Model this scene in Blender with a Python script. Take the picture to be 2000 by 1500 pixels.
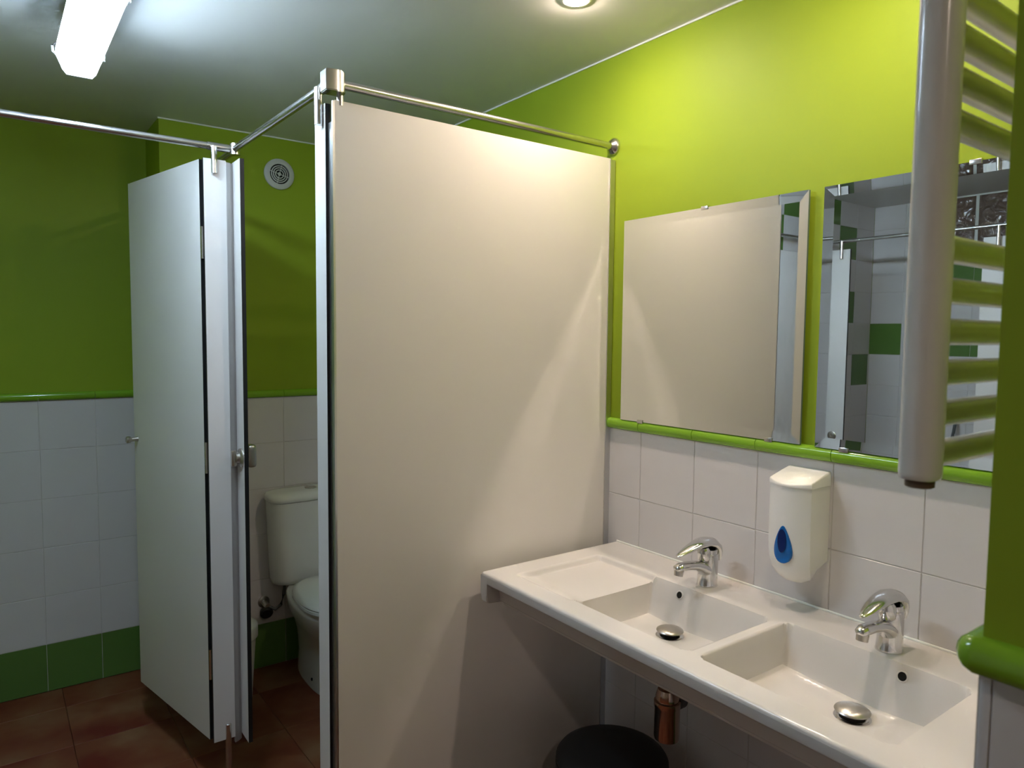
import bpy, bmesh, math, random
from mathutils import Vector, Matrix

random.seed(7)
for o in list(bpy.data.objects):
    bpy.data.objects.remove(o, do_unlink=True)
scene = bpy.context.scene
COL = scene.collection

# ------------------------------------------------------------------ camera
YAW, PITCH, ROLL, FPX = math.radians(36.3286), math.radians(-3.893), math.radians(0.5689), 1392.44
CAM = Vector((-1.5557, 0.0, 1.4995))
Fv = Vector((math.sin(YAW)*math.cos(PITCH), math.cos(YAW)*math.cos(PITCH), math.sin(PITCH)))
R0 = Vector((math.cos(YAW), -math.sin(YAW), 0)); U0 = R0.cross(Fv)
Rv = math.cos(ROLL)*R0 + math.sin(ROLL)*U0
Uv = -math.sin(ROLL)*R0 + math.cos(ROLL)*U0
cd = bpy.data.cameras.new('camera'); cam = bpy.data.objects.new('camera', cd); COL.objects.link(cam)
M = Matrix.Identity(4)
for i in range(3):
    M[i][0], M[i][1], M[i][2], M[i][3] = Rv[i], Uv[i], -Fv[i], CAM[i]
cam.matrix_world = M
cd.sensor_width = 36; cd.sensor_fit = 'HORIZONTAL'; cd.lens = 36*FPX/2000
cd.clip_start = 0.02; cd.clip_end = 50
cd.dof.use_dof = True; cd.dof.focus_distance = 1.9; cd.dof.aperture_fstop = 9.0
scene.camera = cam
# the mirrors throw the downlights' light on to the partition: let Cycles find those paths
cy = scene.cycles
cy.use_guiding = True; cy.use_volume_guiding = False
cy.sample_clamp_indirect = 0.0; cy.blur_glossy = 0.0
cy.max_bounces = 7; cy.diffuse_bounces = 4; cy.adaptive_threshold = 0.14

# ------------------------------------------------------------------ world and exposure
w = bpy.data.worlds.new('world'); scene.world = w; w.use_nodes = True
w.node_tree.nodes['Background'].inputs[0].default_value = (0.5, 0.55, 0.6, 1)
w.node_tree.nodes['Background'].inputs[1].default_value = 0.02
vs = scene.view_settings
vs.view_transform = 'Standard'; vs.look = 'None'; vs.gamma = 1.0; vs.use_curve_mapping = False
vs.exposure = 0.1
TUBE_POWER = 62.0      # emission strength of the fluorescent tubes
SPOT_POWER = 710.0     # emission strength of the halogen bulbs

# ------------------------------------------------------------------ materials
def mat(name, col, rough=0.5, metal=0.0, spec=0.5, coat=0.0, emit=None, estr=0.0, trans=0.0, ior=1.45):
    m = bpy.data.materials.new(name); m.use_nodes = True
    b = m.node_tree.nodes['Principled BSDF']
    b.inputs['Base Color'].default_value = (*col, 1)
    b.inputs['Roughness'].default_value = rough
    b.inputs['Metallic'].default_value = metal
    b.inputs['Specular IOR Level'].default_value = spec
    b.inputs['Coat Weight'].default_value = coat
    b.inputs['IOR'].default_value = ior
    b.inputs['Transmission Weight'].default_value = trans
    if emit:
        b.inputs['Emission Color'].default_value = (*emit, 1)
        b.inputs['Emission Strength'].default_value = estr
    return m

def vary(m, scale, amount, detail=4, bump=0.0, bump_scale=60.0, rnd=0.0):
    """mottle the base colour with noise (and per-object shade), plus fine relief"""
    nt = m.node_tree; b = nt.nodes['Principled BSDF']
    base = tuple(b.inputs['Base Color'].default_value)
    tc = nt.nodes.new('ShaderNodeNewGeometry')
    fac = None
    if amount:
        n = nt.nodes.new('ShaderNodeTexNoise'); n.inputs['Scale'].default_value = scale; n.inputs['Detail'].default_value = detail
        nt.links.new(tc.outputs['Position'], n.inputs['Vector'])
        mr = nt.nodes.new('ShaderNodeMapRange'); mr.inputs['From Min'].default_value = 0.25; mr.inputs['From Max'].default_value = 0.75
        mr.inputs['To Min'].default_value = 1 - amount; mr.inputs['To Max'].default_value = 1 + amount
        nt.links.new(n.outputs['Fac'], mr.inputs['Value'])
        fac = mr.outputs['Result']
    if rnd:
        oi = nt.nodes.new('ShaderNodeObjectInfo')
        m2 = nt.nodes.new('ShaderNodeMapRange'); m2.inputs['To Min'].default_value = 1 - rnd; m2.inputs['To Max'].default_value = 1 + rnd
        nt.links.new(oi.outputs['Random'], m2.inputs['Value'])
        if fac is None: fac = m2.outputs['Result']
        else:
            mu = nt.nodes.new('ShaderNodeMath'); mu.operation = 'MULTIPLY'
            nt.links.new(fac, mu.inputs[0]); nt.links.new(m2.outputs['Result'], mu.inputs[1]); fac = mu.outputs[0]
    vm = nt.nodes.new('ShaderNodeVectorMath'); vm.operation = 'SCALE'
    vm.inputs[0].default_value = base[:3]
    nt.links.new(fac, vm.inputs['Scale'])
    nt.links.new(vm.outputs[0], b.inputs['Base Color'])
    if bump:
        n2 = nt.nodes.new('ShaderNodeTexNoise'); n2.inputs['Scale'].default_value = bump_scale; n2.inputs['Detail'].default_value = 3
        nt.links.new(tc.outputs['Position'], n2.inputs['Vector'])
        bp = nt.nodes.new('ShaderNodeBump'); bp.inputs['Strength'].default_value = bump; bp.inputs['Distance'].default_value = 0.002
        nt.links.new(n2.outputs['Fac'], bp.inputs['Height']); nt.links.new(bp.outputs['Normal'], b.inputs['Normal'])
    return m

MT = {}
MT['lime'] = vary(mat('lime_paint', (0.26, 0.365, 0.0165), 0.55, spec=0.3), 2.5, 0.03, detail=1)
MT['ceil'] = vary(mat('ceiling_paint', (0.72, 0.72, 0.70), 0.42, spec=0.4), 1.5, 0.02, detail=1)
MT['caulk'] = mat('caulk', (0.72, 0.74, 0.70), 0.6)
MT['tile'] = vary(mat('white_tile', (0.64, 0.62, 0.62), 0.16), 0, 0, rnd=0.015)
MT['greentile'] = vary(mat('green_tile', (0.10, 0.20, 0.045), 0.14), 0, 0, rnd=0.06)
MT['border'] = vary(mat('green_border', (0.21, 0.42, 0.025), 0.12), 0, 0, rnd=0.05)
MT['grout'] = mat('grout', (0.55, 0.53, 0.50), 0.9)
MT['floor'] = mat('terracotta_tile', (0.20, 0.075, 0.04), 0.55, spec=0.3)
MT['floorgrout'] = mat('floor_grout', (0.13, 0.045, 0.022), 0.9)
MT['hpl'] = vary(mat('white_laminate', (0.70, 0.68, 0.66), 0.40), 0, 0, rnd=0.01)
MT['core'] = mat('black_laminate_core', (0.008, 0.009, 0.010), 0.5)
MT['alu'] = mat('brushed_aluminium', (0.62, 0.62, 0.62), 0.34, metal=1)
MT['alumatt'] = mat('anodised_aluminium', (0.42, 0.40, 0.385), 0.55, metal=0.6)
MT['steel'] = mat('stainless_steel', (0.60, 0.59, 0.57), 0.26, metal=1)
MT['chrome'] = mat('chrome', (0.70, 0.70, 0.70), 0.12, metal=1)
MT['satin'] = mat('satin_nickel', (0.55, 0.52, 0.48), 0.32, metal=1)
MT['ceramic'] = mat('white_ceramic', (0.62, 0.60, 0.575), 0.12)
MT['sanitary'] = mat('sanitary_ceramic', (0.72, 0.74, 0.70), 0.12)
MT['plastic'] = mat('white_plastic', (0.78, 0.77, 0.74), 0.25)
MT['ventplastic'] = mat('vent_plastic', (0.55, 0.57, 0.56), 0.45)
MT['black'] = mat('black_plastic', (0.006, 0.006, 0.006), 0.55)
MT['hole'] = mat('dark_hole', (0.004, 0.004, 0.004), 0.9)
MT['blue'] = mat('blue_plastic', (0.006, 0.12, 0.42), 0.15)
MT['darkblue'] = mat('dark_blue_plastic', (0.002, 0.015, 0.11), 0.12)
MT['mirror'] = mat('mirror_silver', (0.86, 0.88, 0.87), 0.0, metal=1)
MT['glassedge'] = mat('mirror_edge', (0.16, 0.22, 0.20), 0.2)
MT['enamel'] = mat('white_enamel', (0.76, 0.75, 0.72), 0.22, coat=0.3)
MT['cap'] = mat('brown_cap', (0.10, 0.06, 0.035), 0.4)
MT['housing'] = mat('lamp_housing', (0.42, 0.44, 0.45), 0.5)
MT['endcap'] = mat('lamp_end', (0.50, 0.55, 0.70), 0.25)
MT['tube'] = mat('lit_diffuser', (0.9, 0.9, 0.9), 0.4, emit=(0.72, 0.90, 1.05), estr=TUBE_POWER)
MT['bulb'] = mat('lit_bulb', (0.9, 0.9, 0.9), 0.4, emit=(1.0, 0.80, 0.66), estr=SPOT_POWER)
def cover_nodes():
    m = bpy.data.materials.new('clear_cover'); m.use_nodes = True; nt = m.node_tree
    for n in list(nt.nodes): nt.nodes.remove(n)
    out = nt.nodes.new('ShaderNodeOutputMaterial'); tr = nt.nodes.new('ShaderNodeBsdfTransparent'); tl = nt.nodes.new('ShaderNodeBsdfTranslucent')
    df = nt.nodes.new('ShaderNodeBsdfDiffuse'); m1 = nt.nodes.new('ShaderNodeMixShader'); m2 = nt.nodes.new('ShaderNodeMixShader')
    for n in (tl, df): n.inputs['Color'].default_value = (0.85, 0.90, 1.0, 1)
    m1.inputs[0].default_value = 0.5
    lw = nt.nodes.new('ShaderNodeLayerWeight'); lw.inputs['Blend'].default_value = 0.5     # plastic turns opaque at grazing angles
    mr = nt.nodes.new('ShaderNodeMapRange'); mr.inputs['From Min'].default_value = 0.15; mr.inputs['From Max'].default_value = 0.8
    mr.inputs['To Min'].default_value = 0.15; mr.inputs['To Max'].default_value = 0.90
    nt.links.new(lw.outputs['Facing'], mr.inputs['Value']); nt.links.new(mr.outputs['Result'], m2.inputs[0])
    nt.links.new(tl.outputs[0], m1.inputs[1]); nt.links.new(df.outputs[0], m1.inputs[2])
    nt.links.new(tr.outputs[0], m2.inputs[1]); nt.links.new(m1.outputs[0], m2.inputs[2]); nt.links.new(m2.outputs[0], out.inputs['Surface'])
    return m
MT['cover'] = cover_nodes()
MT['rubber'] = mat('grey_rubber', (0.10, 0.11, 0.12), 0.5)
MT['bronze'] = mat('bronze_chrome', (0.50, 0.36, 0.28), 0.16, metal=1)

def floor_nodes(m):
    nt = m.node_tree; b = nt.nodes['Principled BSDF']
    g = nt.nodes.new('ShaderNodeNewGeometry'); oi = nt.nodes.new('ShaderNodeObjectInfo')
    ad = nt.nodes.new('ShaderNodeVectorMath'); ad.operation = 'MULTIPLY_ADD'
    ad.inputs[1].default_value = (1, 1, 1)
    nt.links.new(g.outputs['Position'], ad.inputs[0])
    sc = nt.nodes.new('ShaderNodeVectorMath'); sc.operation = 'SCALE'; sc.inputs[0].default_value = (31, 17, 0)
    nt.links.new(oi.outputs['Random'], sc.inputs['Scale']); nt.links.new(sc.outputs[0], ad.inputs[2])
    n = nt.nodes.new('ShaderNodeTexNoise'); n.inputs['Scale'].default_value = 4.5; n.inputs['Detail'].default_value = 3
    nt.links.new(ad.outputs[0], n.inputs['Vector'])
    cr = nt.nodes.new('ShaderNodeValToRGB'); e = cr.color_ramp.elements
    e[0].position = 0.3; e[0].color = (0.115, 0.016, 0.007, 1)
    e[1].position = 0.7; e[1].color = (0.200, 0.098, 0.045, 1)
    x = e.new(0.5); x.color = (0.160, 0.050, 0.020, 1)
    nt.links.new(n.outputs['Fac'], cr.inputs['Fac']); nt.links.new(cr.outputs['Color'], b.inputs['Base Color'])
floor_nodes(MT['floor'])

def glass_nodes():
    m = mat("glass_block", (0.17, 0.12, 0.095), 0.05, spec=0.9)
    nt = m.node_tree; b = nt.nodes['Principled BSDF']
    g = nt.nodes.new('ShaderNodeNewGeometry')
    n = nt.nodes.new('ShaderNodeTexNoise'); n.inputs['Scale'].default_value = 16; n.inputs['Detail'].default_value = 1.5; n.inputs['Distortion'].default_value = 1.6
    nt.links.new(g.outputs['Position'], n.inputs['Vector'])
    bp = nt.nodes.new('ShaderNodeBump'); bp.inputs['Strength'].default_value = 0.9; bp.inputs['Distance'].default_value = 0.02
    nt.links.new(n.outputs['Fac'], bp.inputs['Height']); nt.links.new(bp.outputs['Normal'], b.inputs['Normal'])
    return m
MT['glassblock'] = glass_nodes()

# ------------------------------------------------------------------ helpers
WLOC = {}   # world location of every object's own origin
def link(name, me, mats, parent=None, smooth=False, loc=None, sharp=None):
    o = bpy.data.objects.new(name, me); COL.objects.link(o)
    if not me.materials:
        for m in (mats if isinstance(mats, (list, tuple)) else [mats]):
            me.materials.append(MT[m] if isinstance(m, str) else m)
    if smooth:
        me.polygons.foreach_set('use_smooth', [True]*len(me.polygons))
        me.set_sharp_from_angle(angle=math.radians(sharp or 40))
    want = Vector(loc) if loc is not None else Vector((0, 0, 0))
    if parent:
        o.parent = parent; o.location = want - WLOC[parent.name]
    else:
        o.location = want
    WLOC[o.name] = want
    return o
def thing(name, label, cat, loc, group=None):
    o = bpy.data.objects.new(name, None); COL.objects.link(o); o.location = loc
    o.empty_display_size = 0.05
    WLOC[o.name] = Vector(loc); return tag(o, label, cat, group)
def tag(o, label, cat, group=None):
    o['label'] = label; o['category'] = cat
    if group: o['group'] = group
    return o
def struct(o, label=None):
    o['kind'] = 'structure'
    if label: o['label'] = label
    return o
def me_from(bm, name='mesh'):
    bmesh.ops.recalc_face_normals(bm, faces=bm.faces)
    me = bpy.data.meshes.new(name); bm.to_mesh(me); bm.free(); return me
def add_box(bm, lo, hi):
    v = [bm.verts.new((x, y, z)) for x in (lo[0], hi[0]) for y in (lo[1], hi[1]) for z in (lo[2], hi[2])]
    fs = []
    for q in ((0,1,3,2),(4,6,7,5),(0,4,5,1),(2,3,7,6),(0,2,6,4),(1,5,7,3)):
        fs.append(bm.faces.new([v[i] for i in q]))
    return v, fs
def box(name, lo, hi, m, parent=None, bev=0.0, seg=2):
    bm = bmesh.new(); add_box(bm, lo, hi)
    if bev: bmesh.ops.bevel(bm, geom=bm.edges[:], offset=bev, segments=seg, affect='EDGES', profile=0.5)
    return link(name, me_from(bm), m, parent, smooth=bool(bev))
def loft(bm, rings, cap0=True, cap1=True, closed=True):
    vr = [[bm.verts.new(p) for p in r] for r in rings]
    n = len(vr[0])
    for a, b in zip(vr, vr[1:]):
        for i in range(n if closed else n-1):
            j = (i+1) % n
            bm.faces.new((a[i], a[j], b[j], b[i]))
    if cap0: bm.faces.new(vr[0][::-1])
    if cap1: bm.faces.new(vr[-1])
    return vr
def ring_pts(c, ax, r, n, r2=None, up=None):
    ax = Vector(ax).normalized()
    u = Vector(up) if up is not None else (Vector((0,0,1)) if abs(ax.z) < 0.9 else Vector((1,0,0)))
    s = ax.cross(u).normalized(); t = s.cross(ax).normalized()
    r2 = r if r2 is None else r2
    return [Vector(c) + s*r*math.cos(2*math.pi*i/n) + t*r2*math.sin(2*math.pi*i/n) for i in range(n)]
def add_tube(bm, pts, r, n=16, caps=True):
    pts = [Vector(p) for p in pts]; rings = []
    for i, p in enumerate(pts):
        d = (pts[min(i+1, len(pts)-1)] - pts[max(i-1, 0)])
        rings.append(ring_pts(p, d, r[i] if isinstance(r, (list, tuple)) else r, n))
    loft(bm, rings, caps, caps)
def tube(name, pts, r, m, parent=None, n=16, sharp=40):
    bm = bmesh.new(); add_tube(bm, pts, r, n); return link(name, me_from(bm), m, parent, smooth=True, sharp=sharp)
def add_lathe(bm, c, ax, prof, n=32):
    """prof = [(distance along axis, radius)]"""
    ax = Vector(ax).normalized()
    rings = [ring_pts(Vector(c)+ax*d, ax, max(r, 1e-5), n) for d, r in prof]
    loft(bm, rings, True, True)
def lathe(name, c, ax, prof, m, parent=None, n=32, sharp=40):
    bm = bmesh.new(); add_lathe(bm, c, ax, prof, n); return link(name, me_from(bm), m, parent, smooth=True, sharp=sharp)
def add_ringdisc(bm, c, ax, ri, ro, th, n=40):
    ax = Vector(ax).normalized(); c = Vector(c)
    prof = [(0, ri), (0, ro), (th*0.6, ro), (th, ro-th*0.5), (th, ri)]
    rr = [ring_pts(c+ax*d, ax, r, n) for d, r in prof]; rr.append(rr[0])
    vr = [[bm.verts.new(p) for p in r] for r in rr[:-1]]; vr.append(vr[0])
    for a, b in zip(vr, vr[1:]):
        for i in range(n):
            j = (i+1) % n; bm.faces.new((a[i], a[j], b[j], b[i]))
def sheet(name, lo, hi, parent, thin_axis):
    """compact laminate sheet: white faces, black core on its edges"""
    bm = bmesh.new(); add_box(bm, lo, hi)
    bmesh.ops.recalc_face_normals(bm, faces=bm.faces)
    for f in bm.faces: f.material_index = 0 if abs(f.normal[thin_axis]) > 0.9 else 1
    return link(name, me_from(bm), ['hpl', 'core'], parent)

# tiles ------------------------------------------------------------
TCACHE = {}
def tile_mesh(wd, ht, th, m, ch=0.0012):
    k = (round(wd, 4), round(ht, 4), th, m)
    if k in TCACHE: return TCACHE[k]
    bm = bmesh.new()
    a = [bm.verts.new(p) for p in ((0,0,0),(wd,0,0),(wd,ht,0),(0,ht,0))]
    b = [bm.verts.new(p) for p in ((0,0,th-ch),(wd,0,th-ch),(wd,ht,th-ch),(0,ht,th-ch))]
    c = [bm.verts.new(p) for p in ((ch,ch,th),(wd-ch,ch,th),(wd-ch,ht-ch,th),(ch,ht-ch,th))]
    for s, t in ((a, b), (b, c)):
        for i in range(4):
            j = (i+1) % 4; bm.faces.new((s[i], s[j], t[j], t[i]))
    bm.faces.new(c)
    me = bpy.data.meshes.new('tile'); bm.to_mesh(me); bm.free(); me.materials.append(MT[m])
    TCACHE[k] = me; return me
def place(name, me, parent, o, u, v, n):
    ob = bpy.data.objects.new(name, me); COL.objects.link(ob); ob.parent = parent
    m4 = Matrix.Identity(4)
    for i in range(3):
        m4[i][0], m4[i][1], m4[i][2], m4[i][3] = u[i], v[i], n[i], o[i]
    ob.matrix_local = m4
    return ob
GAP = 0.0016
def tiles(parent, origin, u, v, n, us, vs_, pick, th=0.007):
    """one object per tile: us / vs_ are joint positions along u and v; surface lies at origin's plane"""
    u, v, n, origin = Vector(u), Vector(v), Vector(n), Vector(origin)
    for i in range(len(us)-1):
        for j in range(len(vs_)-1):
            m = pick(i, j)
            if m is None: continue
            wd, ht = us[i+1]-us[i]-GAP, vs_[j+1]-vs_[j]-GAP
            if wd < 0.008 or ht < 0.008: continue
            place('tile', tile_mesh(wd, ht, th, m), parent, origin + u*(us[i]+GAP/2) + v*(vs_[j]+GAP/2) - n*th, u, v, n)
def border_mesh(L, H=0.032, D=0.016):
    k = ('border', round(L, 4))
    if k in TCACHE: return TCACHE[k]
    prof = [(-0.007, 0.0), (0.003, 0.0)]
    for i in range(9):
        a = -math.pi/2 + math.pi*i/8
        prof.append((0.004 + (D-0.004)*math.cos(a), H/2 + (H/2-0.0005)*math.sin(a)))
    prof.append((-0.007, H))
    bm = bmesh.new()
    loft(bm, [[(0, z, d) for d, z in prof], [(L, z, d) for d, z in prof]])
    bmesh.ops.recalc_face_normals(bm, faces=bm.faces)
    me = bpy.data.meshes.new('border_tile'); bm.to_mesh(me); bm.free(); me.materials.append(MT['border'])
    me.polygons.foreach_set('use_smooth', [True]*len(me.polygons)); me.set_sharp_from_angle(angle=math.radians(35))
    TCACHE[k] = me; return me
def borders(parent, origin, u, n, us, z):
    u, n, v = Vector(u), Vector(n), Vector((0, 0, 1))
    for a, b in zip(us, us[1:]):
        if b-a < 0.006: continue
        place('border_tile', border_mesh(b-a-GAP), parent, Vector(origin) + u*(a+GAP/2) + v*z, u, v, n)
def joints(a, b, first, step):
    """sorted joint list from a to b with full joints at first + k*step"""
    k0 = math.ceil((a-first)/step - 1e-6); out = [a]
    x = first + k0*step
    while x < b - 1e-6:
        if x > a + 1e-6: out.append(x)
        x += step
    out.append(b); return out

ZB, ZBASE, ZC = 1.217, 0.2, 2.35
ROWS = [0.0, ZBASE] + [ZBASE + (ZB-ZBASE)*k/5 for k in range(1, 6)]
wains = lambda i, j: 'greentile' if j == 0 else 'tile'
X_L, Y_T = -3.15, 2.40          # shower back wall, checkered wall
Y_R = -2.25                     # wall behind the camera

# ------------------------------------------------------------------ structure
fl = struct(box('floor', (X_L-0.2, Y_R-0.2, -0.12), (0.2, 3.7, -0.009), 'floorgrout'))
tiles(fl, (0, 0, 0), (1,0,0), (0,1,0), (0,0,1), joints(X_L, 0.0, -1.35, 0.33), joints(Y_R, 3.4546, 2.94, 0.33),
      lambda i, j: 'floor', th=0.010)
SPOTS = [(-0.325, 1.415), (-0.325, 0.74)]      # ceiling openings over the washbasin
SPOT_REAR = (-1.60, -0.80)
bm = bmesh.new()          # ceiling slab with a square opening for each downlight
hs = 0.0275; sx = SPOTS[0][0]
rx, ry = SPOT_REAR
add_box(bm, (X_L-0.2, Y_R-0.2, ZC), (rx-hs, 3.7, ZC+0.12)); add_box(bm, (rx+hs, Y_R-0.2, ZC), (sx-hs, 3.7, ZC+0.12))
add_box(bm, (rx-hs, Y_R-0.2, ZC), (rx+hs, ry-hs, ZC+0.12)); add_box(bm, (rx-hs, ry+hs, ZC), (rx+hs, 3.7, ZC+0.12))
add_box(bm, (sx+hs, Y_R-0.2, ZC), (0.2, 3.7, ZC+0.12))
yy = [Y_R-0.2, SPOTS[1][1]-hs, SPOTS[1][1]+hs, SPOTS[0][1]-hs, SPOTS[0][1]+hs, 3.7]
for a, b in ((0, 1), (2, 3), (4, 5)): add_box(bm, (sx-hs, yy[a], ZC), (sx+hs, yy[b], ZC+0.12))
struct(link('ceiling', me_from(bm), 'ceil'))

def wall(name, lo, hi):
    return struct(box(name, lo, hi, 'lime'))
def caulk(parent, lo, hi):
    box('ceiling_joint', lo, hi, 'caulk', parent)
def bed(parent, lo, hi):
    box('grout_bed', lo, hi, 'grout', parent)
P_ = 0.003   # paint lies this far behind the tile faces
wr = wall('wall_right', (P_, 0.2, 0), (0.2, 3.3, ZC))
bed(wr, (0.0018, 0.237, 0), (0.01, 3.166, ZB+0.01)); caulk(wr, (0.0, 0.23, ZC-0.005), (0.01, 3.17, ZC))
ju = joints(0.24, 3.163, 1.4663, 0.2)
tiles(wr, (0, 3.163, 0), (0,-1,0), (0,0,1), (-1,0,0), [3.163-y for y in ju[::-1]], ROWS, wains)
borders(wr, (0, 3.163, 0), (0,-1,0), (-1,0,0), [3.163-y for y in ju[::-1]], ZB)

wb = wall('wall_back', (-0.984+P_, 3.163+P_, 0), (0.0, 3.7, ZC))
bed(wb, (-0.984, 3.1648, 0), (0.0, 3.17, ZB+0.01)); caulk(wb, (-0.984, 3.163, ZC-0.005), (0, 3.17, ZC))
jb = joints(-0.984, 0.0, -0.499, 0.2)
tiles(wb, (0, 3.163, 0), (1,0,0), (0,0,1), (0,-1,0), jb, ROWS, wains)
borders(wb, (0, 3.163, 0), (1,0,0), (0,-1,0), jb, ZB)
js = joints(3.163, 3.4546, 3.163+0.2, 0.2)
tiles(wb, (-0.984, 0, 0), (0,-1,0), (0,0,1), (-1,0,0), [-y for y in js[::-1]], ROWS, wains)
borders(wb, (-0.984, 0, 0), (0,-1,0), (-1,0,0), [-y for y in js[::-1]], ZB)

wf = wall('wall_far', (-1.9, 3.4546+P_, 0), (-0.98, 3.7, ZC))
bed(wf, (-1.9, 3.4564, 0), (-0.984, 3.46, ZB+0.01))
jf = joints(-1.9, -0.984, -1.3985, 0.2)
tiles(wf, (0, 3.4546, 0), (1,0,0), (0,0,1), (0,-1,0), jf, ROWS, wains)
borders(wf, (0, 3.4546, 0), (1,0,0), (0,-1,0), jf, ZB)

# block to the right of the camera that closes the washbasin alcove
XJ, YJ = -0.885, 0.24
wj = wall('wall_entry', (XJ+P_, Y_R, 0), (0.0, YJ-P_, ZC))
bed(wj, (XJ+0.0018, Y_R, 0), (0, YJ-0.0018, ZB+0.01)); caulk(wj, (XJ, Y_R, ZC-0.005), (0, YJ, ZC))
jj = joints(Y_R, YJ-0.012, YJ-0.2, 0.2)
tiles(wj, (XJ, 0, 0), (0,-1,0), (0,0,1), (-1,0,0), [-y for y in jj[::-1]], ROWS, wains)
borders(wj, (XJ, 0, 0), (0,-1,0), (-1,0,0), [-y for y in jj[:-1][::-1]][:0] + [-(YJ+0.001)] + [-y for y in jj[:-1][::-1]], ZB)
jn = joints(XJ+0.012, 0.0, XJ+0.2, 0.2)
tiles(wj, (0, YJ, 0), (-1,0,0), (0,0,1), (0,1,0), [-x for x in jn[::-1]], ROWS, wains)
borders(wj, (0, YJ, 0), (-1,0,0), (0,1,0), [-x for x in jn[1:][::-1]] + [-XJ+0.001], ZB)
bm = bmesh.new()          # white quarter-round tile edge on the corner
q = [(XJ+0.012, YJ)] + [(XJ+0.008-0.008*math.sin(a), YJ-0.008+0.008*math.cos(a)) for a in [math.pi/2*k/6 for k in range(7)]] + [(XJ, YJ-0.012), (XJ+0.012, YJ-0.012)]
loft(bm, [[(x, y, 0.0) for x, y in q], [(x, y, ZB-0.001) for x, y in q]])
link('corner_trim', me_from(bm), 'tile', wj, smooth=True)
bm = bmesh.new()          # rounded end of the green border on the corner
rings = []
for i in range(9):
    a = -math.pi/2 + math.pi*i/8
    rings.append(ring_pts((XJ+0.004, YJ-0.004, ZB+0.016+0.0155*math.sin(a)), (0,0,1), 0.008+0.012*math.cos(a), 16))
loft(bm, rings)
link('border_corner', me_from(bm), 'border', wj, smooth=True)

# left side: cubicle end wall, checkered tile walls, wall behind the camera
GREEN_T = {(3, 11), (2, 10), (2, 8), (1, 6), (6, 10), (5, 11), (4, 5), (6, 7), (5, 3), (2, 2)}
wt = wall('wall_shower', (X_L, Y_T+P_, 0), (-1.9, 3.7, ZC))
bed(wt, (X_L, Y_T+0.0018, 0), (-1.9, Y_T+0.01, ZC))
FULL = [0.2*k for k in range(12)] + [ZC]
jt = joints(X_L, -1.9, -2.74, 0.2)
random.seed(11)
def chk(seedset):
    cache = {}
    def f(i, j):
        if (i, j) not in cache: cache[(i, j)] = 'greentile' if ((i, j) in seedset) else 'tile'
        return cache[(i, j)]
    return f
tiles(wt, (0, Y_T, 0), (1,0,0), (0,0,1), (0,-1,0), jt, FULL, chk(GREEN_T))
wl = wall('wall_left', (X_L-0.2, Y_R-0.2, 0), (X_L-P_, 3.7, ZC))
bed(wl, (X_L-0.01, Y_R, 0), (X_L-0.0018, Y_T, ZC))
jl = joints(Y_R, Y_T, Y_T, 0.2)
N_ = len(jl)
GREEN_L = {(N_-2, 7), (N_-4, 9), (N_-5, 9), (N_-4, 7), (N_-5, 7), (N_-8, 5), (N_-9, 9), (N_-10, 6), (N_-3, 3), (N_-12, 8), (N_-15, 5), (N_-18, 9)}
win_cells = {(i, j) for i in range(len(jl)-1) for j in (10, 11) if Y_T-1.4 < jl[i]+0.02 and jl[i+1]-0.02 < Y_T-0.39}
fl_ = chk(GREEN_L)
tiles(wl, (X_L, 0, 0), (0,1,0), (0,0,1), (1,0,0), jl, FULL, lambda i, j: None if (i, j) in win_cells else fl_(i, j))
w1 = struct(box('window_1', (X_L-0.009, Y_T-1.4, 2.0), (X_L-0.0015, Y_T-0.4, ZC), 'caulk'))
for k in range(5):
    y0 = Y_T-0.4-0.2*(k+1)
    bm = bmesh.new()
    def pil(t, d): return [(X_L+t, y0+d, 2.0+d), (X_L+t, y0+0.2-d, 2.0+d), (X_L+t, y0+0.2-d, ZC-d), (X_L+t, y0+d, ZC-d)]
    loft(bm, [pil(-0.002, 0.008), pil(0.004, 0.012), pil(0.007, 0.03)])
    link('glass_block', me_from(bm), 'glassblock', w1, smooth=True, sharp=60)
wx = wall('wall_rear', (X_L, Y_R-0.2, 0), (0, Y_R-P_, ZC))
bed(wx, (X_L, Y_R-0.01, 0), (XJ, Y_R-0.0018, ZB+0.01))
jx = joints(X_L, XJ, XJ-0.2*11, 0.2)
tiles(wx, (0, Y_R, 0), (-1,0,0), (0,0,1), (0,1,0), [-x for x in jx[::-1]], ROWS, wains)
borders(wx, (0, Y_R, 0), (-1,0,0), (0,1,0), [-x for x in jx[::-1]], ZB)

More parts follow.
